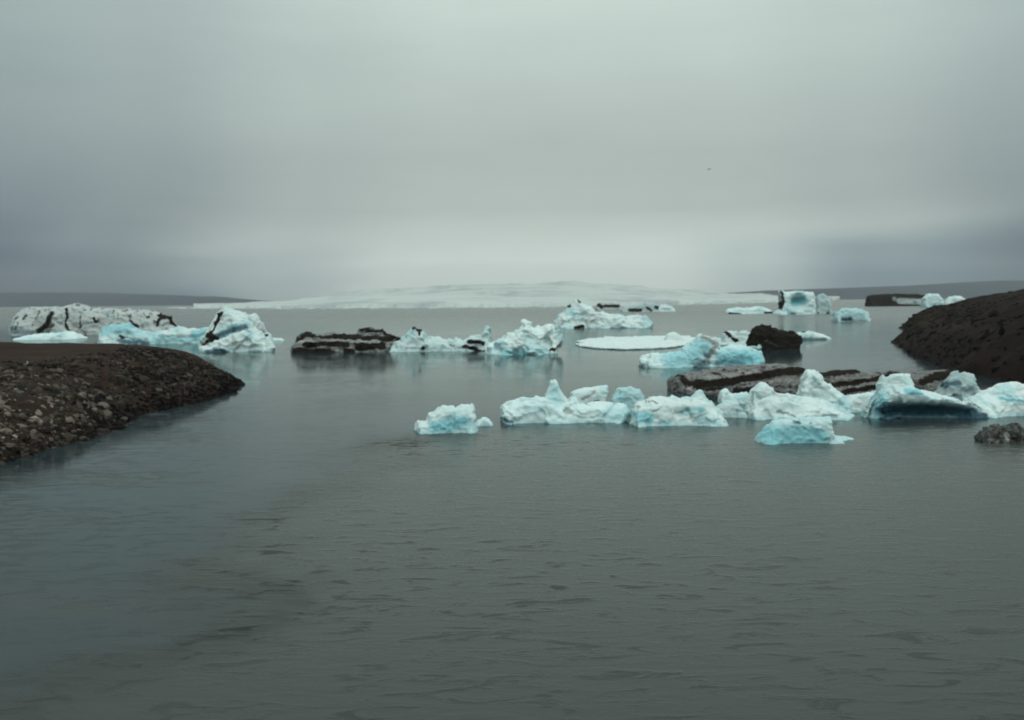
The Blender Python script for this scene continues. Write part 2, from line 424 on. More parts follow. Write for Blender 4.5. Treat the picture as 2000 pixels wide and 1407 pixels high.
def berg(name, label, cat, wl, blocks, depth, paint=(), base=(0, 0, 0, 0), slabs=(), under=0, dents=(), speck=0.0, group=None, vox=None, amp=1.0, split=False, parts=None):
    SEED[0] += 1; sd_ = SEED[0]; rg = random.Random(sd_)
    gx, gy = ground(*wl)
    Yc = gy + depth * 0.42
    bm = bmesh.new()
    for bl in blocks:
        prof = bl[0]; dp = bl[1] if len(bl) > 1 else depth; yo = bl[2] if len(bl) > 2 else 0; ln = bl[3] if len(bl) > 3 else 0
        loft(bm, prof, Yc + yo, dp, rg, lean=ln, sq=bl[4] if len(bl) > 4 else .45)
    for sl in slabs: slab(bm, *sl)
    bmesh.ops.recalc_face_normals(bm, faces=bm.faces)
    me = bpy.data.meshes.new('tmp'); bm.to_mesh(me); bm.free()
    o = bpy.data.objects.new('tmp', me); COL.objects.link(o)
    if vox is None: vox = max(0.07, Yc * 0.00105)
    md = o.modifiers.new('r', 'REMESH'); md.mode = 'VOXEL'; md.voxel_size = vox
    dg = bpy.context.evaluated_depsgraph_get(); dg.update()
    em = o.evaluated_get(dg).to_mesh()
    nv = len(em.vertices); V = np.empty(nv * 3, np.float32); em.vertices.foreach_get('co', V); V = V.reshape(-1, 3).astype(np.float64)
    npoly = len(em.polygons); lp = np.empty(len(em.loops), np.int32); em.loops.foreach_get('vertex_index', lp)
    Fq = lp.reshape(npoly, -1)
    Nn = np.empty(nv * 3, np.float32); em.vertices.foreach_get('normal', Nn); Nn = Nn.reshape(-1, 3)
    o.evaluated_get(dg).to_mesh_clear()
    bpy.data.objects.remove(o); bpy.data.meshes.remove(me)
    # light smoothing, then ice relief
    for it in range(1):
        acc = np.zeros_like(V); cnt = np.zeros(nv)
        for a, b in ((0, 1), (1, 2), (2, 3), (3, 0)):
            np.add.at(acc, Fq[:, a], V[Fq[:, b]]); np.add.at(acc, Fq[:, b], V[Fq[:, a]]); np.add.at(cnt, Fq[:, a], 1); np.add.at(cnt, Fq[:, b], 1)
        V = V * 0.5 + 0.5 * acc / cnt[:, None]
    hgt = max(V[:, 2].max(), 0.3); sc = min(hgt, 5.0)
    A = amp * sc * (0.55 if group == NEAR else 0.72)
    e = fbm(V / (0.9 * sc) + sd_ * 7.1, 3, sd_)
    f1, f2 = worley(V * np.array([1, 1, 1.25]) / (0.42 * sc) + fbm(V / (0.5 * sc), 2, 9)[:, None] * 0.35 + sd_ * 3.3, sd_)
    g1, g2 = worley(V / (0.17 * sc) + sd_ * 1.7, sd_ + 3)
    disp = e * 0.07 * A + (f1 - 0.5) * 0.13 * A + (g1 - 0.5) * 0.045 * A + fbm(V / (0.06 * sc + .12), 3, sd_ + 5) * 0.012 * A
    wq = fbm(V / (0.4 * sc) + 5, 2, sd_)[:, None] * 0.25
    disp = disp * 0.8 + facets(V / (0.62 * sc) + wq + sd_, sd_) * 0.14 * A + facets(V / (0.25 * sc) + wq, sd_ + 40) * 0.035 * A
    rdg = (1 - np.abs(fbm(V * np.array([1, 1, 1.3]) / (0.5 * sc) + sd_, 3, sd_ + 60, .55)) * 2.2) ** 2
    disp = disp + (rdg - .45) * 0.10 * A
    fade = sstep(-0.5, 0.3, V[:, 2]) * 0.8 + 0.2
    V0 = V.copy()
    V = V + Nn * (disp * fade)[:, None]
    # tilted fracture steps (strata)
    if under:
        z = V[:, 2]; zu = under[1]
        k = sstep(zu * 1.05, zu * 0.15, z) * (V[:, 1] < Yc)
        V[:, 1] += under[0] * k
    for (dx, dy, dr, dd) in dents:
        cx, cz = at(dx, dy, Yc); rr = dr * Yc / F
        k = np.exp(-(((V[:, 0] - cx) ** 2 + (V[:, 2] - cz) ** 2) / (rr * rr)) ** 1.5) * (Nn[:, 1] < 0.2) * (V[:, 1] < Yc)
        V[:, 1] += dd * k
    # colouring: dirt, blue, deep (deep blue ice, shade painted under edges and in hollows), grey
    P = np.tile(np.array(base, float), (nv, 1)); P[:, 3] += rg.uniform(0, .13); P[:, 1] += rg.uniform(0, .22)
    jx = fbm(V / (0.35 * sc) + 50, 4, sd_ + 11, .7) * 0.15 * sc; jz = fbm(V / (0.35 * sc) + 90, 4, sd_ + 17, .7) * 0.085 * sc
    X_, Z_ = V0[:, 0] + jx, V0[:, 2] + jz
    ch = {'d': 0, 'b': 1, 'p': 2, 'g': 3}
    for kind, line, r, stg in paint:
        pts = [at(x, y, Yc) for x, y in line]; rr = r * Yc / F
        if len(pts) == 1: d = seg_d(X_, Z_, pts[0], pts[0])
        else: d = np.min([seg_d(X_, Z_, a, b) for a, b in zip(pts, pts[1:])], 0)
        k = 1 - sstep(rr * 0.40, rr * 1.5, d)
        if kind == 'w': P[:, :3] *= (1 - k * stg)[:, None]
        else:
            c = ch[kind]; P[:, c] = np.maximum(P[:, c], k * stg)
            if kind != 'd' and kind != 'g': pass
    if speck:
        f = fbm(V * np.array([1, 1, .3 if group == FAR else 2.2]) / (0.22 * sc) + 33, 4, sd_ + 23)
        P[:, 0] = np.maximum(P[:, 0], sstep(0.30 if speck < .5 else .12, 0.48 if speck < .5 else .38, f) * speck)
        P[:, 3] = np.maximum(P[:, 3], sstep(0.0, 0.4, f) * speck * 0.6)
    # natural variety: faint blue in hollows of the relief, wet blue rim at the water
    if base[1] >= 0: P[:, 1] = np.maximum(P[:, 1], sstep(-0.05, 0.45, e) * 0.5)
    P[:, 1] = np.clip(P[:, 1], 0, 1)
    P[:, 1] = np.maximum(P[:, 1], (.3 if base[1] < 0 else 1) * (1 - sstep(0.05, 0.22 + 0.05 * sc, V[:, 2])) * 0.55)
    org = np.array([V[:, 0].mean(), Yc, 0.0])
    V = V - org
    root = bpy.data.objects.new(name, None)
    COL.objects.link(root); root.location = org; root.empty_display_size = 1
    tag(root, label, cat, group)
    parts_ = []
    if split:
        fd = P[Fq, 0].mean(1) > 0.5
        lab = components(Fq, fd, nv)
        ids, cnt_ = np.unique(lab, return_counts=True)
        size = dict(zip(ids.tolist(), cnt_.tolist())); fsz = np.array([size[k] for k in lab.tolist()])
        small = fsz < max(60, 0.012 * len(Fq))
        fd = np.where(small, ~fd, fd)
        lab = components(Fq, fd, nv)
        for k in np.unique(lab):
            sel = lab == k
            if sel.sum() < 6: sel = sel
            nm = 'debris_layer' if fd[sel][0] else 'ice_body'
            us, inv = np.unique(Fq[sel], return_inverse=True)
            parts_.append(mesh_obj(nm, V[us], inv.reshape(-1, Fq.shape[1]), ICE, root, True, P[us]))
        return root
    bpy.data.objects.remove(root)
    o = mesh_obj(name, V, Fq, ICE, None, True, P); o.location = org
    tag(o, label, cat, group)
    return o


I, FL, CH = 'iceberg', 'ice floe', 'ice chunk'

# ---- left cluster
berg('iceberg', 'long dirty grey-white iceberg wall with dark streaks, behind the left bank', I, (200, 654),
     [([(33, 652), (35, 625), (42, 610), (62, 602), (110, 600), (130, 603), (139, 596), (150, 594), (166, 597), (185, 605), (215, 603), (240, 606), (270, 604), (300, 607), (318, 612), (332, 620), (345, 636), (349, 650)], 16)], 16,
     [('d', [(113, 614), (106, 632), (92, 645)], 6, .9), ('d', [(101, 640), (118, 634)], 4, .7), ('d', [(140, 604), (144, 620), (141, 630), (150, 646)], 3, 1), ('d', [(197, 622), (199, 628)], 3.2, .9), ('d', [(61, 616), (60, 622)], 2.4, .8),
      ('d', [(316, 613), (322, 622), (321, 634)], 3.5, 1), ('d', [(324, 618), (336, 628), (345, 634)], 4, 1), ('d', [(266, 625), (272, 632), (282, 638)], 3.5, .8), ('p', [(40, 643), (60, 646), (80, 650)], 6, .7), ('p', [(85, 648), (110, 646)], 4, .7),
      ('g', [(60, 628), (120, 632), (300, 636)], 17, .55), ('d', [(168, 618), (171, 630), (169, 642)], 2, .7), ('b', [(222, 612), (232, 622)], 5, .4), ('d', [(240, 612), (243, 624)], 1.8, .6), ('d', [(84, 612), (82, 626)], 1.8, .6), ('d', [(290, 612), (296, 622)], 2, .6), ('d', [(52, 630), (50, 642)], 2.5, .6)],
     (0, -.3, 0, .5), speck=.6, split=True, group=FAR)
berg('ice_floe', 'low white floe under the dirty grey ice wall, just above the left bank', FL, (100, 664),
     [([(30, 662), (48, 656), (80, 652), (110, 651), (130, 647), (146, 652), (158, 661)], 9)], 9, [('b', [(120, 653)], 5, .3)], group=FAR)
berg('iceberg', 'low turquoise iceberg linking the grey ice wall to the white peak', I, (300, 672),
     [([(195, 652), (200, 641), (220, 634), (250, 632), (262, 640), (274, 648), (300, 651), (330, 645), (345, 641), (375, 642), (400, 640), (415, 635), (424, 655), (426, 668)], 10),
      ([(222, 674), (232, 664), (250, 660), (264, 668), (268, 674)], 4, -4)], 10,
     [('b', [(208, 644), (255, 640)], 13, .85), ('b', [(262, 650), (325, 656)], 7, .6), ('p', [(250, 662), (270, 667), (300, 668)], 5.5, .9), ('b', [(310, 664), (410, 662)], 7, .75), ('b', [(388, 652), (420, 648)], 9, .9),
      ('p', [(320, 654), (340, 656), (385, 655)], 3, .45), ('d', [(244, 656), (252, 660)], 2.5, .8)], group=FAR)
berg('iceberg', 'tall white iceberg peak with a dark vertical ash seam on its left side', I, (470, 687),
     [([(398, 670), (405, 655), (417, 637), (427, 615), (433, 604), (446, 602), (462, 606), (480, 613), (505, 618), (513, 630), (521, 643), (528, 655), (535, 672), (532, 684)], 10, 1),
      ([(398, 683), (420, 670), (445, 658), (478, 648), (500, 652), (515, 656), (530, 668), (533, 684)], 5, -4)], 10,
     [('d', [(431, 611), (426, 632), (419, 650)], 4.5, 1), ('d', [(412, 652), (424, 660)], 8, 1), ('d', [(395, 669), (415, 666)], 5, .8), ('p', [(428, 657), (452, 646), (484, 637)], 6, .9), ('b', [(450, 640), (488, 632)], 6, .6),
      ('p', [(430, 684), (446, 682), (466, 686)], 5.5, 1), ('p', [(498, 684), (528, 684)], 4, .8), ('g', [(437, 615), (434, 640)], 5, .35), ('g', [(474, 660), (478, 672)], 6, .45), ('b', [(497, 650), (505, 660)], 7, .5),
      ('d', [(517, 651), (522, 654)], 2.2, .9), ('g', [(508, 633), (512, 643)], 4, .5)],
     split=True, group=FAR)
berg('ice_floe', 'thin pale sliver of ice right of the tall white peak', FL, (540, 666), [([(520, 665), (532, 660), (550, 661), (556, 665)], 2.5)], 2.5, group=FAR)
# ---- centre
berg('iceberg', 'flat iceberg banded with black ash, leftmost of the centre row', I, (660, 689),
     [([(574, 680), (576, 668), (584, 658), (596, 651), (625, 650), (660, 653), (700, 656), (740, 656), (772, 658), (786, 663), (770, 668), (756, 674), (752, 688)], 9),
      ([(698, 662), (702, 644), (720, 640), (746, 642), (756, 651), (786, 661), (786, 668)], 4, 2)], 9,
     [('d', [(580, 664), (598, 655), (660, 657), (730, 661), (790, 662)], 5, 1), ('d', [(604, 672), (640, 668), (680, 673)], 7, 1), ('d', [(582, 684), (640, 686), (690, 686)], 7, 1), ('d', [(702, 676), (752, 674)], 9, 1),
      ('d', [(703, 645), (748, 646)], 4.5, 1), ('d', [(750, 652), (786, 662)], 4, 1), ('w', [(590, 666), (660, 664), (745, 668)], 2.0, .75), ('w', [(655, 681), (672, 684)], 4, .55)],
     (.42, 0, 0, .8), split=True, group=FAR)
berg('iceberg', 'low white iceberg with a dark-capped hump, between banded berg and ragged berg', I, (860, 687),
     [([(752, 686), (757, 674), (770, 668), (785, 664), (793, 655), (800, 648), (806, 643), (820, 643), (828, 652), (830, 661), (860, 662), (885, 665), (902, 667), (920, 659), (936, 655), (944, 655), (950, 640), (957, 650), (960, 665), (963, 686)], 6)], 6,
     [('d', [(808, 643), (824, 644)], 3.4, 1), ('d', [(819, 648), (820, 653)], 3, .9), ('d', [(829, 679)], 5, .9), ('d', [(881, 673), (889, 674)], 2.6, .9), ('d', [(917, 667), (944, 670)], 4, 1), ('d', [(908, 676), (925, 679), (945, 685)], 3.6, 1),
      ('d', [(920, 689), (945, 690)], 3.5, 1), ('g', [(797, 670), (795, 684)], 3, .4)], (0, 0, 0, .05), split=True, group=FAR)
berg('iceberg', 'ragged white iceberg with a blue foot, right end of the centre row', I, (1020, 693),
     [([(950, 690), (955, 676), (970, 665), (985, 660), (995, 652), (1010, 646), (1017, 635), (1022, 627), (1032, 628), (1038, 640), (1055, 641), (1070, 637), (1081, 647), (1091, 658), (1094, 666), (1087, 676), (1085, 690)], 8)], 8,
     [('b', [(985, 690), (1022, 690)], 9, .9), ('p', [(1000, 690), (1012, 692)], 5, .6), ('b', [(1060, 685)], 8, .8), ('d', [(1074, 683), (1089, 680)], 2.6, 1), ('b', [(1025, 655), (1040, 665)], 8, .3)], amp=1.5, group=FAR)
berg('iceberg', 'white iceberg with a dark-tipped peak and low tail, far behind centre', I, (1180, 642),
     [([(1083, 640), (1086, 628), (1095, 618), (1105, 606), (1115, 598), (1124, 588), (1131, 584), (1138, 594), (1155, 599), (1161, 608), (1180, 612), (1212, 615), (1225, 622), (1245, 619), (1262, 620), (1273, 632), (1270, 640)], 14)], 14,
     [('d', [(1130, 585), (1132, 588)], 4, 1), ('d', [(1097, 604), (1104, 601)], 3.5, 1), ('d', [(1106, 600), (1112, 597)], 2.5, .9), ('d', [(1122, 641), (1136, 638)], 4.5, .9), ('p', [(1190, 641), (1235, 641)], 3, .9), ('b', [(1112, 604), (1117, 612)], 8, .6),
      ('b', [(1134, 608), (1131, 625)], 7, .4), ('b', [(1090, 641), (1118, 640)], 4, .6)], amp=1.2, group=FAR)
berg('iceberg', 'small ash-striped grey iceberg near the horizon, behind the dark-tipped white one', I, (1190, 606),
     [([(1163, 604), (1168, 594), (1176, 590), (1200, 591), (1210, 592), (1215, 602)], 12)], 12, [('d', [(1168, 595), (1174, 600)], 4, 1), ('d', [(1180, 598), (1208, 598)], 3, 1)], (0, 0, 0, .5), group=FAR)
berg('iceberg', 'blue-grey iceberg with dark spots near the horizon, right of the ash-striped one', I, (1250, 609.5),
     [([(1212, 607), (1218, 600), (1235, 597), (1258, 590), (1280, 592), (1290, 600), (1295, 607)], 12)], 12, [('d', [(1228, 606), (1250, 606)], 3.5, 1), ('d', [(1262, 601), (1270, 607)], 3, .9), ('d', [(1279, 600), (1284, 602)], 3.5, .9)], (0, .35, 0, .3), group=FAR)
berg('iceberg', 'tiny plain white iceberg near the horizon, right of the dark-spotted one', I, (1305, 609), [([(1284, 604), (1290, 595), (1302, 595), (1315, 601), (1319, 608)], 7)], 7, group=FAR)
berg('ice_floe', 'long flat white floe with a dark edge of painted shade, mid lagoon', FL, (1220, 680),
     [([(1298, 662), (1305, 652), (1318, 649), (1330, 655), (1337, 663)], 4, 16)], 6,
     [('p', [(1140, 681), (1220, 682), (1290, 680)], 2.2, .9)], base=(0, -.5, 0, .12), slabs=[([(1122, 671), (1140, 664), (1180, 659), (1260, 657), (1320, 656), (1350, 656), (1362, 664), (1345, 671), (1300, 677), (1220, 680), (1150, 676)], .36)], amp=.9, group=FAR)  # p stroke: shade of the floe's side painted into its colour
berg('iceberg', 'pale turquoise iceberg with a humped middle and white left toe', I, (1370, 718),
     [([(1247, 708), (1250, 701), (1270, 694), (1300, 688), (1325, 684), (1340, 672), (1350, 662), (1360, 656), (1372, 655), (1385, 662), (1395, 672), (1399, 680), (1415, 678), (1440, 678), (1465, 684), (1480, 690), (1484, 704), (1480, 713)], 8)], 8,
     [('b', [(1305, 702), (1340, 698), (1368, 675)], 20, .8), ('b', [(1405, 698), (1472, 700)], 17, .95), ('p', [(1352, 712), (1372, 706)], 7, .75), ('p', [(1398, 706), (1440, 708)], 8, .6), ('g', [(1370, 657), (1392, 673), (1378, 692)], 5, .9),
      ('p', [(1375, 694)], 4, .6), ('d', [(1399, 681)], 2.6, .8), ('d', [(1406, 700)], 3.5, .5)], group=FAR)
berg('iceberg', 'small dusty pinkish-white iceberg against the black debris-covered one', I, (1450, 676),
     [([(1412, 668), (1413, 655), (1417, 646), (1428, 648), (1440, 651), (1455, 648), (1461, 643), (1466, 650), (1478, 660), (1485, 672)], 6)], 6,
     [('d', [(1417, 650), (1421, 656)], 4.2, 1), ('d', [(1427, 660), (1435, 664)], 3.5, 1), ('g', [(1440, 660)], 14, .35)], (0, 0, 0, .2), slabs=[([(1388, 664), (1400, 660), (1440, 665), (1485, 670), (1483, 677), (1420, 676)], .5)], group=FAR)
berg('iceberg', 'black debris-covered iceberg, rounded like a boulder', I, (1515, 683),
     [([(1463, 664), (1465, 648), (1474, 643), (1490, 637), (1508, 638), (1522, 646), (1545, 648), (1556, 656), (1559, 668), (1554, 680)], 8)], 8,
     [('w', [(1488, 664), (1512, 674)], 2, .3)], (1, 0, 0, .5), amp=1.3, split=True, group=FAR)
berg('ice_floe', 'small white floe with a dark underside, right of the black debris-covered iceberg', FL, (1585, 664),
     [([(1543, 660), (1555, 650), (1575, 647), (1600, 652), (1617, 660)], 6)], 6, [('p', [(1560, 662), (1605, 662)], 3.2, .9), ('d', [(1561, 646), (1569, 647)], 3, 1)], group=FAR)  # p stroke paints the underside shade into the ice colour
berg('ice_floe', 'low far white floe left of the cube-shaped iceberg', FL, (1460, 613.5),
     [([(1416, 611), (1420, 604), (1440, 601), (1462, 602), (1480, 598), (1490, 600), (1503, 604), (1508, 611)], 14)], 14, [('d', [(1420, 612), (1442, 613)], 1.8, 1), ('d', [(1490, 611), (1505, 611)], 2.2, .9)], group=FAR)
berg('iceberg', 'cube-shaped white iceberg with a blue hollow in its face, near the horizon', I, (1555, 615),
     [([(1512, 613), (1518, 607), (1525, 600), (1525, 585), (1520, 569), (1527, 567), (1533, 570), (1570, 569), (1588, 571), (1591, 585), (1589, 613)], 14)], 14,
     [('b', [(1548, 592), (1566, 586)], 9, 1), ('p', [(1550, 587), (1566, 583)], 5, .45), ('d', [(1524, 571), (1528, 588), (1522, 603)], 3, .9), ('d', [(1540, 613), (1550, 613)], 1.6, .8)], dents=[(1555, 590, 13, 5)], group=FAR)
berg('iceberg', 'slim pale blue iceberg standing against the cube-shaped one', I, (1605, 613.5),
     [([(1588, 612), (1592, 600), (1594, 580), (1604, 574), (1617, 578), (1620, 600), (1624, 612)], 10)], 10, [('d', [(1594, 611)], 2.5, .9), ('d', [(1613, 612)], 2.5, .9)], (0, .4, 0, .3), group=FAR)
berg('iceberg', 'pale blue rounded iceberg with a dark hollow at its waterline, right of the cube', I, (1660, 629),
     [([(1627, 623), (1629, 610), (1645, 603), (1670, 602), (1690, 608), (1694, 624)], 11)], 11, [('p', [(1640, 623), (1656, 623)], 4.5, 1), ('b', [(1640, 612), (1680, 612)], 14, .6), ('p', [(1655, 628), (1685, 627)], 2.5, .6)], (0, .3, 0, .1), group=FAR)
berg('iceberg', 'long dark green-brown iceberg wall near the horizon on the right', I, (1745, 598.5),
     [([(1690, 594), (1692, 578), (1720, 575), (1755, 574), (1790, 575), (1806, 578), (1803, 590), (1800, 596)], 24)], 24, [('w', [(1742, 584)], 5, .6), ('w', [(1752, 588), (1800, 590)], 6, .9), ('p', [(1782, 592)], 3, .7), ('d', [(1690, 577), (1806, 577)], 3.5, 1)], (.95, 0, 0, .5), split=True, group=FAR)
berg('iceberg', 'white iceberg between the dark ice wall and the right bank', I, (1825, 600.5),
     [([(1802, 598), (1804, 582), (1812, 574), (1830, 574), (1839, 580), (1846, 597)], 16)], 16, [('b', [(1808, 596), (1840, 596)], 4, .6)], amp=1.3, group=FAR)
berg('iceberg', 'white iceberg half hidden behind the slope of the right bank', I, (1862, 601),
     [([(1843, 599), (1850, 582), (1862, 578), (1876, 579), (1887, 585), (1889, 600)], 14)], 14, amp=1.3, group=FAR)
# ---- jam across the outlet
berg('iceberg', 'flat grey iceberg striped with slanting dark ash, left half of the striped pair', I, (1420, 769),
     [([(1321, 768), (1323, 745), (1327, 735), (1342, 732), (1365, 729), (1400, 723), (1440, 716), (1480, 713), (1520, 711), (1536, 712), (1570, 717), (1586, 723), (1602, 735), (1602, 768)], 8)], 8,
     [('d', [(1328, 737), (1338, 745)], 7, 1), ('d', [(1345, 747), (1400, 744), (1450, 736), (1500, 727), (1550, 721), (1588, 721)], 8, 1), ('d', [(1325, 750), (1330, 768)], 5, .6), ('d', [(1345, 766), (1400, 768)], 5.5, 1), ('d', [(1425, 759), (1462, 760)], 7, 1),
      ('d', [(1350, 756), (1400, 753)], 3, .9), ('d', [(1388, 728), (1402, 731)], 3, .8), ('d', [(1500, 757), (1560, 748)], 3, .5), ('w', [(1325, 751), (1338, 752)], 3.5, .6), ('w', [(1370, 734), (1420, 730), (1470, 722)], 3, .35), ('w', [(1440, 748), (1500, 742), (1560, 738)], 4, .4)],
     (.46, 0, 0, .9), amp=.7, speck=.7, split=True, group=NEAR)
berg('iceberg', 'flat grey iceberg striped with slanting dark ash, right half of the striped pair', I, (1710, 771),
     [([(1600, 768), (1596, 740), (1600, 729), (1640, 724), (1668, 721), (1680, 727), (1720, 729), (1755, 724), (1790, 727), (1830, 722), (1868, 723), (1876, 733), (1862, 745), (1840, 752), (1830, 770)], 7)], 7,
     [('d', [(1598, 731), (1667, 723)], 5.5, 1), ('d', [(1612, 749), (1670, 742), (1745, 730)], 5.2, 1), ('d', [(1625, 762), (1700, 752), (1725, 746)], 5, 1), ('d', [(1784, 743), (1822, 732), (1866, 726)], 7.5, 1), ('w', [(1800, 752), (1850, 742)], 5, .5), ('w', [(1620, 755), (1700, 745), (1740, 738)], 2.4, .5)],
     (.46, 0, 0, .9), amp=.7, speck=.6, split=True, group=NEAR)
berg('iceberg', 'white iceberg with a fin-shaped spike, left end of the jam', I, (1090, 829),
     [([(985, 812), (986, 796), (1000, 786), (1025, 778), (1045, 776), (1064, 779), (1085, 785), (1105, 792), (1108, 822)], 5, 0, 0, .3),
      ([(1062, 805), (1066, 778), (1070, 758), (1073, 741), (1083, 740), (1092, 750), (1101, 766), (1112, 782), (1116, 805)], 1.5, .3, 0, .3),
      ([(1060, 814), (1095, 808), (1112, 797), (1128, 790), (1150, 788), (1178, 789), (1195, 800), (1215, 794), (1223, 805), (1216, 822)], 4, -.3, 0, .3),
      ([(1096, 815), (1102, 786), (1115, 775), (1126, 776), (1131, 790), (1130, 812)], 2, 1.0)], 5,
     [('b', [(1030, 795), (1060, 795)], 10, .35), ('p', [(984, 813), (1000, 815)], 3, .9), ('b', [(1090, 768), (1094, 785)], 5, .3), ('g', [(1104, 802), (1112, 799)], 4, .7)], group=NEAR)
berg('ice_block', 'tilted white ice slab propped behind the fin-spiked iceberg', 'ice block', (1157, 800),
     [([(1118, 790), (1120, 766), (1128, 761), (1150, 757), (1158, 757), (1166, 755), (1186, 754), (1191, 765), (1186, 778), (1180, 796)], 2.2)], 2.2, [('d', [(1160, 783), (1166, 782)], 2.2, .9), ('g', [(1137, 780), (1160, 764)], 2.5, .8)], amp=.8, group=NEAR)
berg('ice_block', 'rounded pale blue ice block between the fin-spiked and blue-patched icebergs', 'ice block', (1226, 810),
     [([(1195, 800), (1197, 772), (1208, 760), (1230, 756), (1250, 761), (1259, 775), (1258, 802)], 2.4)], 2.4, [('b', [(1215, 778)], 14, .8)], (0, .45, 0, .05), group=NEAR)
berg('iceberg', 'white iceberg with turquoise patches and a small pointed peak, middle of the jam', I, (1310, 835),
     [([(1228, 826), (1229, 800), (1238, 787), (1262, 779), (1300, 777), (1330, 777), (1350, 778), (1372, 782), (1386, 791), (1399, 806), (1418, 829)], 5, 0, 0, .3), ([(1340, 800), (1350, 777), (1360, 764), (1369, 764), (1376, 775), (1388, 792), (1395, 812)], 1.6, 0, 0, .3), ([(1262, 785), (1275, 774), (1310, 772), (1325, 780)], 2, 1.8)], 5,
     [('b', [(1243, 811), (1264, 812)], 10, 1), ('b', [(1288, 820), (1300, 824)], 7, .7), ('b', [(1325, 801), (1366, 797)], 8, .6), ('b', [(1362, 798)], 7, .9), ('b', [(1250, 831), (1350, 833)], 4, .9), ('d', [(1258, 783), (1280, 783)], 1.2, .6)], group=NEAR)
berg('ice_block', 'low lavender-grey ice block right of the pointed turquoise-patched iceberg', 'ice block', (1425, 817),
     [([(1388, 812), (1398, 792), (1415, 783), (1436, 782), (1440, 795), (1452, 803), (1462, 812)], 2.6)], 2.6, [('g', [(1400, 798), (1435, 795)], 10, .35), ('p', [(1436, 800), (1450, 802)], 3, .6)], (0, .2, 0, .15), group=NEAR)
berg('ice_block', 'low pale ice block with one pointed corner, before the striped grey iceberg', 'ice block', (1432, 790),
     [([(1402, 782), (1407, 764), (1414, 759), (1424, 768), (1440, 769), (1455, 766), (1464, 774), (1468, 785)], 2.2)], 2.2, [('b', [(1445, 775)], 8, .4)], group=NEAR)
berg('iceberg', 'bright white iceberg with a blunt left peak, behind the front turquoise block', I, (1550, 821),
     [([(1458, 812), (1459, 785), (1463, 765), (1475, 751), (1483, 746), (1492, 750), (1508, 766), (1525, 780), (1532, 812)], 2.4, 0, 0, .3), ([(1453, 812), (1457, 790), (1470, 775), (1505, 770), (1530, 769), (1570, 777), (1605, 784), (1625, 795), (1655, 810)], 5),
      ([(1500, 818), (1530, 808), (1580, 800), (1630, 800), (1656, 812)], 3, -1.5)], 5,
     [('p', [(1510, 800), (1532, 803)], 3.2, .7), ('g', [(1495, 760), (1520, 770)], 4, .25), ('p', [(1470, 816), (1510, 819)], 3, .6)], group=NEAR)
berg('iceberg', 'pale steep iceberg pyramid behind the bright white one', I, (1605, 800),
     [([(1556, 796), (1559, 762), (1565, 741), (1574, 725), (1586, 724), (1599, 736), (1612, 750), (1632, 766), (1652, 780), (1655, 797)], 3, 0, 0, .3)], 3, [('g', [(1588, 751), (1610, 757)], 3.5, .6), ('b', [(1580, 770)], 18, .15)], group=NEAR)
berg('iceberg', 'turquoise flat-topped ice block, nearest to the viewer in the jam', I, (1560, 868),
     [([(1478, 862), (1487, 847), (1498, 832), (1512, 823), (1550, 819), (1600, 815), (1622, 815), (1624, 838), (1630, 852), (1644, 862)], 2.6, 0, 0, .25)], 2.6,
     [('b', [(1500, 850), (1590, 848)], 24, 1), ('b', [(1500, 838), (1520, 835)], 12, .7), ('p', [(1546, 824), (1554, 824)], 3.2, .9), ('p', [(1580, 825)], 2.6, .8), ('w', [(1590, 826), (1620, 835)], 8, .6)], (0, .25, 0, 0), group=NEAR)
berg('ice_block', 'smooth white ice block between the pale pyramid and the undercut iceberg', 'ice block', (1680, 807),
     [([(1636, 802), (1644, 782), (1660, 773), (1690, 768), (1725, 763), (1735, 770), (1735, 800)], 3.2)], 3.2, group=NEAR)
berg('iceberg', 'large iceberg with a deep blue undercut face and a ragged grey tower', I, (1800, 823),
     [([(1704, 800), (1716, 758), (1723, 736), (1738, 729), (1750, 731), (1757, 724), (1767, 724), (1777, 736), (1784, 752), (1794, 790)], 2.2, .6, 0, .3), ([(1692, 818), (1697, 800), (1706, 775), (1718, 758), (1745, 752), (1780, 756), (1800, 762), (1840, 771), (1880, 781), (1910, 790), (1932, 805), (1940, 818)], 5, 0, 0, .16)], 5,
     [('p', [(1722, 802), (1800, 799), (1860, 803), (1912, 815)], 16, 1), ('p', [(1712, 818), (1800, 822), (1925, 822)], 8, 1), ('b', [(1703, 810), (1718, 775)], 9, .8), ('b', [(1760, 763), (1782, 763)], 6, 1), ('g', [(1735, 740), (1760, 748)], 10, .4), ('b', [(1725, 760)], 8, .5)], under=(1.3, 1.45), group=NEAR)
berg('ice_block', 'broken grey and white ice blocks heap below the right bank', 'ice block', (1870, 785),
     [([(1830, 780), (1836, 762), (1850, 742), (1860, 729), (1878, 727), (1898, 734), (1903, 750), (1912, 780)], 4)], 4, [('p', [(1843, 751), (1862, 746)], 5, .9), ('g', [(1840, 760), (1905, 758)], 12, .5), ('p', [(1850, 770), (1862, 771)], 3, .8), ('w', [(1872, 738)], 8, .7)], (0, .15, 0, .35), amp=1.4, group=NEAR)
berg('iceberg', 'white iceberg with a slanting blue crack, cut by the right edge', I, (1960, 816),
     [([(1880, 806), (1898, 780), (1930, 766), (1958, 751), (1985, 748), (2020, 752), (2060, 765), (2070, 806)], 6)], 6, [('b', [(1935, 775), (1970, 779), (2010, 788)], 4.5, 1), ('p', [(1968, 780), (2010, 788)], 2.4, .5), ('b', [(1905, 782)], 6, .5)], group=NEAR)
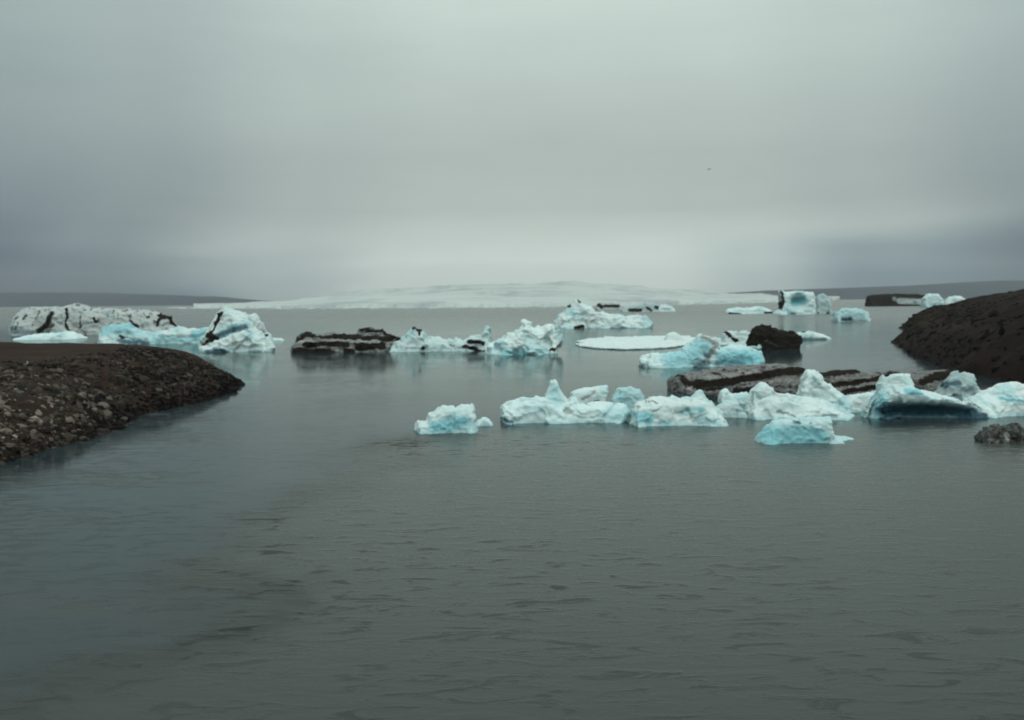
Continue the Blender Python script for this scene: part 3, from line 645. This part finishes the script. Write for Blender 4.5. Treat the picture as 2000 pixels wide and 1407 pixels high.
berg('ice_chunk', 'small black dirty ice chunk with a white middle, bottom right of the jam', CH, (1955, 867),
     [([(1912, 860), (1916, 846), (1926, 836), (1945, 831), (1965, 834), (1985, 827), (2003, 840), (2010, 860)], 1.8)], 1.8, [('w', [(1957, 848), (1958, 854)], 5, .9), ('w', [(1940, 860)], 3, .5)], (.62, 0, 0, .8), amp=2.2, speck=.5, split=True, group=NEAR)
berg('iceberg', 'small lone turquoise iceberg with two humps, left of the jam', I, (872, 848),
     [([(815, 844), (816, 827), (822, 823), (836, 824), (840, 808), (858, 798), (872, 790), (880, 790), (895, 797), (904, 790), (915, 787), (926, 793), (930, 808), (928, 824), (932, 842)], 3)], 3,
     [('b', [(852, 832), (905, 822)], 14, 1), ('b', [(880, 815)], 10, .6), ('b', [(900, 843), (925, 843)], 4, 1), ('b', [(850, 845), (880, 845)], 3, .8)], group=NEAR)
berg('ice_chunk', 'small white ice chunk touching the right side of the lone turquoise iceberg', CH, (948, 833), [([(928, 831), (936, 822), (948, 814), (956, 819), (965, 829)], 1.3)], 1.3, group=NEAR)
berg('ice_floe', 'thin white wash-over floe right of the nearest turquoise block', FL, (1640, 858), [], 1, slabs=[([(1612, 856), (1630, 850), (1655, 852), (1668, 857), (1640, 861)], .08)], amp=.2, vox=.05, group=NEAR)
berg('ice_floe', 'thin pale floe at the left foot of the fin-spiked iceberg', FL, (996, 822), [], 1, slabs=[([(984, 824), (990, 819), (1010, 820), (1012, 826), (995, 827)], .06)], amp=.2, vox=.05, group=NEAR)


# ------------------------------------------------------------------ far brash ice, glacier, hills
def rockshape(seed, sub=1, flat=.7):
    bm = bmesh.new(); bmesh.ops.create_icosphere(bm, subdivisions=sub, radius=1.0)
    V = np.array([v.co[:] for v in bm.verts]); Fc = np.array([[v.index for v in f.verts] for f in bm.faces]); bm.free()
    rs = np.random.RandomState(seed)
    for k in range(7):   # chisel with planes for angular faces
        n = rs.normal(size=3); n /= np.linalg.norm(n); d = rs.uniform(.55, .85)
        ex = V @ n - d; V = V - np.where(ex > 0, ex, 0)[:, None] * n
    V = V * np.array([1, rs.uniform(.7, 1), flat * rs.uniform(.75, 1.1)])
    return V, Fc


SH = [rockshape(100 + k, 2) for k in range(10)]
SHL = [rockshape(100 + k, 1) for k in range(14)]


def scatter(name, pos, size, colf, mat, seed, shapes=SHL, squash=None):
    rs = np.random.RandomState(seed); VV, FF, CC = [], [], []; off = 0
    for p, s, c in zip(pos, size, colf):
        V, Fc = shapes[rs.randint(len(shapes))]
        a = rs.uniform(0, 6.28, 3) * (1, .25, 1) if squash is None else np.array([rs.uniform(0, 6.28), 0, 0])
        ca, sa = math.cos(a[0]), math.sin(a[0]); cb, sb = math.cos(a[1]), math.sin(a[1])
        Rz = np.array([[ca, -sa, 0], [sa, ca, 0], [0, 0, 1]]); Rx = np.array([[1, 0, 0], [0, cb, -sb], [0, sb, cb]])
        S = np.array([rs.uniform(.75, 1.3), rs.uniform(.7, 1.1), 1.0 if squash is None else squash]) * s
        W = (V * S) @ Rx.T @ Rz.T + p
        VV.append(W); FF.append(Fc + off); CC.append(np.tile(c, (len(V), 1))); off += len(V)
    C = np.vstack(CC); C = np.hstack([C, np.ones((len(C), 1))]) if C.shape[1] == 3 else C
    return mesh_obj(name, np.vstack(VV), np.vstack(FF), mat, None, False, C)


rs = np.random.RandomState(5)
pos, sz = [], []
for k in range(1500):
    px = rs.uniform(330, 1620)
    D = np.interp(px, [330, 560, 1000, 1300, 1420, 1620], [1750, 1400, 1150, 1250, 1700, 2600]) * rs.uniform(.92, 1.35)
    pos.append((D * (px - 1000) / F, D, -0.2)); sz.append(rs.uniform(2, 9) * D / 1500)
br = scatter('brash_ice', pos, sz, [(0, rs.uniform(0, .3), 0, rs.uniform(.1, .7)) for _ in pos], ICE, 3, SHL, .12)
tag(br, 'thin white band of broken ice along the far side of the lagoon', 'brash ice', kind='stuff')

# glacier tongue
m, t, b = newmat('glacier_snow')
co = t.nodes.new('ShaderNodeTexCoord').outputs['Object']
mpn = t.nodes.new('ShaderNodeMapping'); mpn.inputs['Scale'].default_value = (1, .35, 3.0); L(t, co, mpn.inputs[0])
ng = noise_node(t, .006, 8, .62, mpn.outputs[0], .8)
rg_ = ramp(t, [(0.36, (.47, .55, .51)), (0.50, (.44, .515, .485)), (0.62, (.31, .37, .37))]); L(t, ng.outputs[0], rg_.inputs[0])
L(t, rg_.outputs[0], b.inputs['Base Color']); b.inputs['Roughness'].default_value = .8
GLAC = m
pxs = np.linspace(380, 1640, 220); us = np.linspace(0, 1, 60)
gt = lambda px: np.interp(px, [380, 500, 560, 640, 720, 820, 900, 1000, 1100, 1200, 1300, 1420, 1520, 1640], [598, 596, 590, 578, 569, 562, 557, 554, 553, 556, 564, 573, 579, 583])
Vg = []
for u in us:
    for px in pxs:
        D0 = np.interp(px, [330, 560, 1000, 1300, 1420, 1620], [1950, 1450, 1260, 1380, 2300, 3600]) * (1 + .02 * math.sin(px * .11) + .015 * math.sin(px * .37))
        D = D0 + (4600 - D0) * u
        x, zt = at(px, gt(px), 4600)
        z = 5 * min(1, u * 40) + max(zt - 5, 2) * u ** 1.25
        Vg.append((D * (px - 1000) / F, D, z - (3 if u == 0 else 0)))
Vg = np.array(Vg); Vg[:, 2] += fbm(Vg * np.array([1, .5, 1]) / 230.0, 6, 41, .65) * 24 * np.clip((Vg[:, 1] - 1500) / 3000, .01, 1)
nu, nx = len(us), len(pxs); ii = np.arange(nu * nx).reshape(nu, nx)
qg = np.stack([ii[:-1, :-1], ii[:-1, 1:], ii[1:, 1:], ii[1:, :-1]], -1).reshape(-1, 4)
g = mesh_obj('glacier', Vg, qg, GLAC, None, True); tag(g, 'pale glacier tongue descending to the far shore under low cloud', 'glacier', kind='structure')

# distant hills
m, t, b = newmat('distant_hill_rock')
co = t.nodes.new('ShaderNodeTexCoord').outputs['Object']
nh = noise_node(t, .004, 6, .6, co)
L(t, mixc(t, nh.outputs[0], (.010, .028, .045), (.02, .042, .062)), b.inputs['Base Color']); b.inputs['Roughness'].default_value = .95
HILL = m


def hills(label, px0, px1, top, D, seed):
    pxs = np.linspace(px0, px1, 260); ds = np.linspace(0, 1, 40); Vh = []
    for u in ds:
        for px in pxs:
            DD = D + 1500 * (u - .55); x, zt = at(px, top(px), D)
            s = math.sin(min(1, u / .55) * math.pi / 2) ** 1.1 if u < .55 else math.cos((u - .55) / .45 * math.pi / 2)
            Vh.append((DD * (px - 1000) / F, DD, -2 + max(zt, 0.5) * s))
    Vh = np.array(Vh); Vh[:, 2] += fbm(Vh / 380.0, 5, seed) * 11 * np.clip(Vh[:, 2] / 60, 0, 1)
    nu, nx = len(ds), len(pxs); ii = np.arange(nu * nx).reshape(nu, nx)
    qg = np.stack([ii[:-1, :-1], ii[:-1, 1:], ii[1:, 1:], ii[1:, :-1]], -1).reshape(-1, 4)
    return tag(mesh_obj('hills', Vh, qg, HILL), label, 'hills', kind='structure')


hills('dark blue distant hills low on the left horizon', -500, 640, lambda p: np.interp(p, [-500, 0, 150, 300, 420, 520, 640], [556, 571, 572, 574, 578, 587, 596]), 5600, 61)
hills('dark blue distant hills along the right horizon under the cloud', 1150, 2700, lambda p: np.interp(p, [1150, 1250, 1400, 1500, 1600, 1750, 2000, 2700], [585, 580, 573, 567, 563, 557, 548, 532]), 5600, 71)


# ------------------------------------------------------------------ banks
def poly_sd(x, y, P):
    """signed distance to closed polygon, positive inside"""
    d = np.full(len(x), 1e9); ins = np.zeros(len(x), bool); n = len(P)
    for i in range(n):
        a, b = P[i], P[(i + 1) % n]
        d = np.minimum(d, seg_d(x, y, a, b))
        c = ((a[1] > y) != (b[1] > y)) & (x < (b[0] - a[0]) * (y - a[1]) / (b[1] - a[1] + 1e-12) + a[0])
        ins ^= c
    return np.where(ins, d, -d)


def bank(name, label, P, hf, step, mat, seed, colf):
    P = np.array(P); lo = P.min(0) - 2; hi = P.max(0) + 2
    xs = np.arange(lo[0], hi[0], step); ys = np.arange(lo[1], hi[1], step)
    XX, YY = np.meshgrid(xs, ys); x = XX.ravel(); y = YY.ravel()
    jx = fbm(np.stack([x * .22, y * .22, x * 0], 1), 3, seed) * 1.3
    d = poly_sd(x + jx * .6, y + jx * .5, P)
    z = hf(x, y, d) + fbm(np.stack([x * .35, y * .35, x * 0 + 3], 1), 4, seed + 2) * .22 * np.clip(d / 3, 0, 1) + fbm(np.stack([x * 1.7, y * 1.7, x * 0 + 3], 1), 3, seed + 4) * .07
    keep = d > -1.8
    ny, nx = XX.shape; ii = np.arange(ny * nx).reshape(ny, nx)
    q = np.stack([ii[:-1, :-1], ii[:-1, 1:], ii[1:, 1:], ii[1:, :-1]], -1).reshape(-1, 4)
    q = q[keep[q].all(1)]
    us_, inv = np.unique(q, return_inverse=True)
    V = np.stack([x, y, z], 1)[us_]
    o = mesh_obj(name, V, inv.reshape(-1, 4), mat, None, True, colf(V, d[us_]))
    tag(o, label, 'bank', kind='structure')
    return P


# left bank
front = [(-260, 1010), (0, 917), (60, 893), (120, 874), (180, 857), (240, 836), (285, 808), (340, 797), (400, 783), (425, 776), (444, 768)]
Pl = [ground(*p) for p in front]
Pl += [(-26.6, 97), (-31, 110), (-42, 120), (-60, 126), (-85, 135), (-130, 138), (-170, 120), (-150, 60), (-90, 30)]


def hl(x, y, d):
    crest = 3.9 * (1 - np.exp(-(np.maximum(d, 0) / 3.9) ** 1.15))
    far = 0.9 * sstep(-40, -95, x) * sstep(4, 22, d)
    tip = 0.8 + 0.2 * sstep(-24, -34, x)
    return np.where(d > 0, crest * tip + far, d * .5) - 0.05


def cl(V, d):
    n = fbm(V * np.array([.12, .3, .2]), 4, 91)[:, None]
    base = np.array([[1.25, 1.12, 1.02]]) * (1 + .6 * n)
    wet = (1 - sstep(.0, .8, V[:, 2]))[:, None]
    c = base * (1 - .55 * wet)
    return np.hstack([c, np.ones((len(c), 1))])


Pl = bank('gravel_bank', 'dark gravel and rubble bank reaching into the water on the left', Pl, hl, .4, GRAVEL, 21, cl)

# right bank
frontr = [(1757, 674), (1768, 686), (1785, 698), (1830, 715), (1870, 728), (1940, 741), (2000, 752), (2300, 800)]
Pr = [ground(*p) for p in frontr][::-1]
Pr += [(68, 178), (77, 190), (88, 205), ground(1790, 647), ground(1757, 642), ground(1770, 636), (118, 262), (150, 300), (260, 300), (260, 60)]


def hr(x, y, d):
    dd = np.maximum(d, 0)
    und = fbm(np.stack([x * .06, y * .06, x * 0], 1), 4, 61, .6) * 1.5 * np.clip(dd / 10, 0, 1)
    return np.where(d > 0, und + 3.2 * (1 - np.exp(-dd / 3.6)) + 10.6 * (1 - np.exp(-(dd / 25) ** 1.05)), d * .5) - 0.05


def cr_(V, d):
    n = fbm(V * np.array([.06, .06, .5]), 4, 95)[:, None]
    base = np.array([[.50, .46, .45]]) * (1 + .7 * n) * (1 + .5 * sstep(4, 10, V[:, 2]))[:, None]
    path = np.exp(-((V[:, 2] - 3.9 - fbm(V * .05, 2, 8) * .5) / .55) ** 2)[:, None] * sstep(50, 62, V[:, 0])[:, None]
    c = base * (1 + path * np.array([[1.1, .95, .75]]))
    wet = (1 - sstep(.0, .9, V[:, 2]))[:, None]
    c = c * (1 - .5 * wet)
    return np.hstack([c, np.ones((len(c), 1))])


Pr = bank('gravel_bank', 'dark steep gravel mound on the right with a paler worn track', Pr, hr, .75, GRAVEL, 31, cr_)

# rubble on the banks
rs = np.random.RandomState(11)


def zl(x, y):
    jx = fbm(np.stack([x * .22, y * .22, x * 0], 1), 3, 21) * 1.3
    d = poly_sd(x + jx * .6, y + jx * .5, Pl); return hl(x, y, d), d


def zr(x, y):
    jx = fbm(np.stack([x * .22, y * .22, x * 0], 1), 3, 31) * 1.3
    d = poly_sd(x + jx * .6, y + jx * .5, Pr); return hr(x, y, d), d


x = rs.uniform(-60, -20, 52000); y = rs.uniform(36, 100, 52000); z, d = zl(x, y)
k = (d > -.6) & (d < 12) & (rs.rand(len(x)) < np.clip(1.25 - d / 9.5, 0, 1)) & (x / y > -.62)
x, y, z, d = x[k], y[k], z[k], d[k]
size = np.clip(rs.lognormal(-1.8, .5, len(x)), .08, .48)
tone = rs.rand(len(x), 1)
# paler lichen-grey rock towards the near end, darker wet rock at the tip and the waterline
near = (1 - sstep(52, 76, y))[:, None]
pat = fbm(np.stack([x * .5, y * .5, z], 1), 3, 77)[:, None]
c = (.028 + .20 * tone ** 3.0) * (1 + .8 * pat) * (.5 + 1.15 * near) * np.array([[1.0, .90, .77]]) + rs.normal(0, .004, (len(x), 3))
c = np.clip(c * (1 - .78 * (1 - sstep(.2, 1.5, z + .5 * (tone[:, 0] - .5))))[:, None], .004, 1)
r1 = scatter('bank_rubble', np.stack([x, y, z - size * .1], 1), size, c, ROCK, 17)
tag(r1, 'loose rubble of dark grey-brown rocks covering the left bank slope', 'rubble', kind='stuff')

x = rs.uniform(35, 130, 22000); y = rs.uniform(75, 262, 22000); z, d = zr(x, y)
k = (d > -.6) & (d < 45) & (rs.rand(len(x)) < np.clip(1.0 - d / 22, .12, 1)) & (x / y < .6)
x, y, z, d = x[k], y[k], z[k], d[k]
size = np.clip(rs.lognormal(-1.5, .6, len(x)), .12, 1.0)
tone = rs.rand(len(x), 1)
c = np.clip((.010 + .030 * tone ** 3.0) * np.array([[1.0, .97, .95]]), .004, 1)
r2 = scatter('bank_rubble', np.stack([x, y, z - size * .2], 1), size, c, DROCK, 19)
tag(r2, 'loose dark rubble along the foot of the right bank', 'rubble', kind='stuff')


def boulder(px, py, w_px, h_px, zfn, label, colr, seed, mat=ROCK, group=None, name='boulder', zguess=0):
    z = zguess
    for _ in range(12):
        gx, gy = ground(px, py, z)
        z = .5 * z + .5 * float(zfn(np.array([gx]), np.array([gy]))[0][0])
    gx, gy = ground(px, py, z)
    V, Fc = SH[seed % len(SH)]
    s = w_px / 2 * gy / F; hh = h_px / 2 * gy / F
    ext = np.abs(V).max(0)
    W = V / ext * np.array([s, s * .8, hh])
    W = W + fbm(W / s * 1.6 + seed, 3, seed)[:, None] * .12 * W / 1.0
    o = mesh_obj(name, W, Fc, mat, None, False, np.tile(list(colr) + [1], (len(W), 1)))
    o.location = (gx, gy, z + hh * .55); o.rotation_euler = (0, 0, seed * 1.3)
    o.rotation_euler = (0, 0, (seed % 3 - 1) * .4)
    return tag(o, label, 'boulder', group)


boulder(200, 798, 26, 17, zl, 'largest pale grey boulder near the waterline of the left bank', (.17, .16, .14), 2)
boulder(178, 778, 14, 10, zl, 'pale boulder just above the largest pale one on the left bank', (.14, .13, .11), 4)
boulder(150, 778, 22, 12, zl, 'flat tan boulder mid-slope on the left bank', (.12, .10, .075), 5)
boulder(37, 770, 16, 11, zl, 'rounded grey boulder high on the slope at the left edge', (.12, .125, .12), 6)
boulder(48, 846, 18, 14, zl, 'pale tilted boulder low on the slope at the left edge', (.16, .16, .14), 7)
boulder(242, 822, 16, 10, zl, 'small pale boulder low by the water, right of the largest pale one', (.13, .125, .11), 8)
boulder(303, 768, 10, 9, zl, 'light brown boulder in the dark middle of the left bank', (.12, .095, .07), 9)
boulder(455, 764, 22, 12, zl, 'dark wet boulder at the very tip of the left bank', (.02, .018, .016), 3)
boulder(440, 752, 18, 12, zl, 'dark boulder just behind the tip of the left bank', (.025, .022, .02), 1)
boulder(412, 728, 14, 9, zl, 'dark boulder on the skyline near the left bank tip', (.03, .027, .024), 2)
boulder(372, 706, 12, 8, zl, 'brown boulder on the crest of the left bank', (.035, .028, .022), 8, zguess=3)
boulder(54, 713, 4, 11, zl, 'small pale upright stone on the smooth top of the left bank', (.42, .42, .38), 1, name='standing_stone', zguess=4)
boulder(1762, 643, 14, 9, zr, 'leftmost dark boulder in the water off the right bank', (.012, .014, .014), 5, DROCK)
boulder(1774, 641, 13, 11, zr, 'dark boulder second from the water end of the right bank spit', (.012, .014, .014), 6, DROCK)
boulder(1787, 638, 12, 13, zr, 'tallest dark boulder on the right bank spit', (.012, .014, .014), 7, DROCK)
boulder(1891, 636, 9, 9, zr, 'pale stone lying on the worn track of the right bank', (.30, .27, .23), 4, DROCK, name='stone', zguess=4)
boulder(1956, 652, 12, 18, zr, 'dark upright boulder on the worn track of the right bank', (.008, .008, .008), 3, DROCK, name='boulder', zguess=4)

# ------------------------------------------------------------------ bird
FEATH, t, b = newmat('dark_feathers'); b.inputs['Base Color'].default_value = (.05, .055, .06, 1); b.inputs['Roughness'].default_value = .8


def bird():
    D = 190.0; x, z = at(1385, 331, D)
    root = bpy.data.objects.new('gull', None); COL.objects.link(root); root.location = (x, D, z)
    tag(root, 'small dark bird flying alone in the grey sky', 'bird')
    bm = bmesh.new(); rows = []
    prof = [(-.30, .012, .02), (-.24, .05, .0), (-.12, .075, 0), (.02, .09, 0), (.14, .08, .005), (.22, .05, .02), (.28, .045, .03), (.33, .03, .028), (.38, .008, .018)]
    for (s, r, dz) in prof:
        rows.append([bm.verts.new((s, r * math.cos(a * math.pi / 5), dz + r * .85 * math.sin(a * math.pi / 5))) for a in range(10)])
    for a, c in zip(rows, rows[1:]):
        for i in range(10): bm.faces.new((a[i], a[(i + 1) % 10], c[(i + 1) % 10], c[i]))
    bm.faces.new(rows[0]); bm.faces.new(rows[-1][::-1])
    tl = [bm.verts.new(p) for p in ((-.26, .03, .01), (-.26, -.03, .01), (-.48, -.07, .015), (-.48, .07, .015), (-.26, .03, .02), (-.26, -.03, .02), (-.48, -.07, .02), (-.48, .07, .02))]
    for f in ((0, 1, 2, 3), (7, 6, 5, 4), (0, 4, 5, 1), (1, 5, 6, 2), (2, 6, 7, 3), (3, 7, 4, 0)): bm.faces.new([tl[i] for i in f])
    bmesh.ops.recalc_face_normals(bm, faces=bm.faces)
    me = bpy.data.meshes.new('body'); bm.to_mesh(me); bm.free(); me.materials.append(FEATH)
    bo = bpy.data.objects.new('body', me); COL.objects.link(bo); bo.parent = root
    for s in (-1, 1):
        st = [(0.05, .0, .20, .0), (.22, .03, .19, .07), (.42, .02, .17, .10), (.58, -.04, .13, .06), (.74, -.12, .02, .0)]
        bm = bmesh.new(); rr = []
        for (yy, xc, ch_, zz) in st:
            rr.append([bm.verts.new((xc + ch_ / 2, s * yy, zz)), bm.verts.new((xc, s * yy, zz + .018)), bm.verts.new((xc - ch_ / 2, s * yy, zz)), bm.verts.new((xc, s * yy, zz - .01))])
        for a, c in zip(rr, rr[1:]):
            for i in range(4): bm.faces.new((a[i], a[(i + 1) % 4], c[(i + 1) % 4], c[i]))
        bm.faces.new(rr[0]); bm.faces.new(rr[-1][::-1]); bmesh.ops.recalc_face_normals(bm, faces=bm.faces)
        me = bpy.data.meshes.new('wing'); bm.to_mesh(me); bm.free(); me.materials.append(FEATH)
        wo_ = bpy.data.objects.new('wing', me); COL.objects.link(wo_); wo_.parent = root
    root.rotation_euler = (R(12), R(-4), R(-35))


bird()

# ------------------------------------------------------------------ haze
bm = bmesh.new(); bmesh.ops.create_cube(bm, size=1.0)
me = bpy.data.meshes.new('haze'); bm.to_mesh(me); bm.free()
hz = bpy.data.objects.new('haze', me); COL.objects.link(hz)
hz.scale = (16000, 19500, 331); hz.location = (0, 0, 164.5)
m = bpy.data.materials.new('haze_air'); m.use_nodes = True; t = m.node_tree; t.nodes.clear()
pv = t.nodes.new('ShaderNodeVolumePrincipled'); pv.inputs['Color'].default_value = (.90, .94, .93, 1); pv.inputs['Density'].default_value = 6e-5; pv.inputs['Anisotropy'].default_value = .2
oo = t.nodes.new('ShaderNodeOutputMaterial'); L(t, pv.outputs[0], oo.inputs['Volume']); me.materials.append(m)
tag(hz, 'thin pale haze over the whole lagoon', 'haze', kind='stuff')
hz.visible_shadow = True
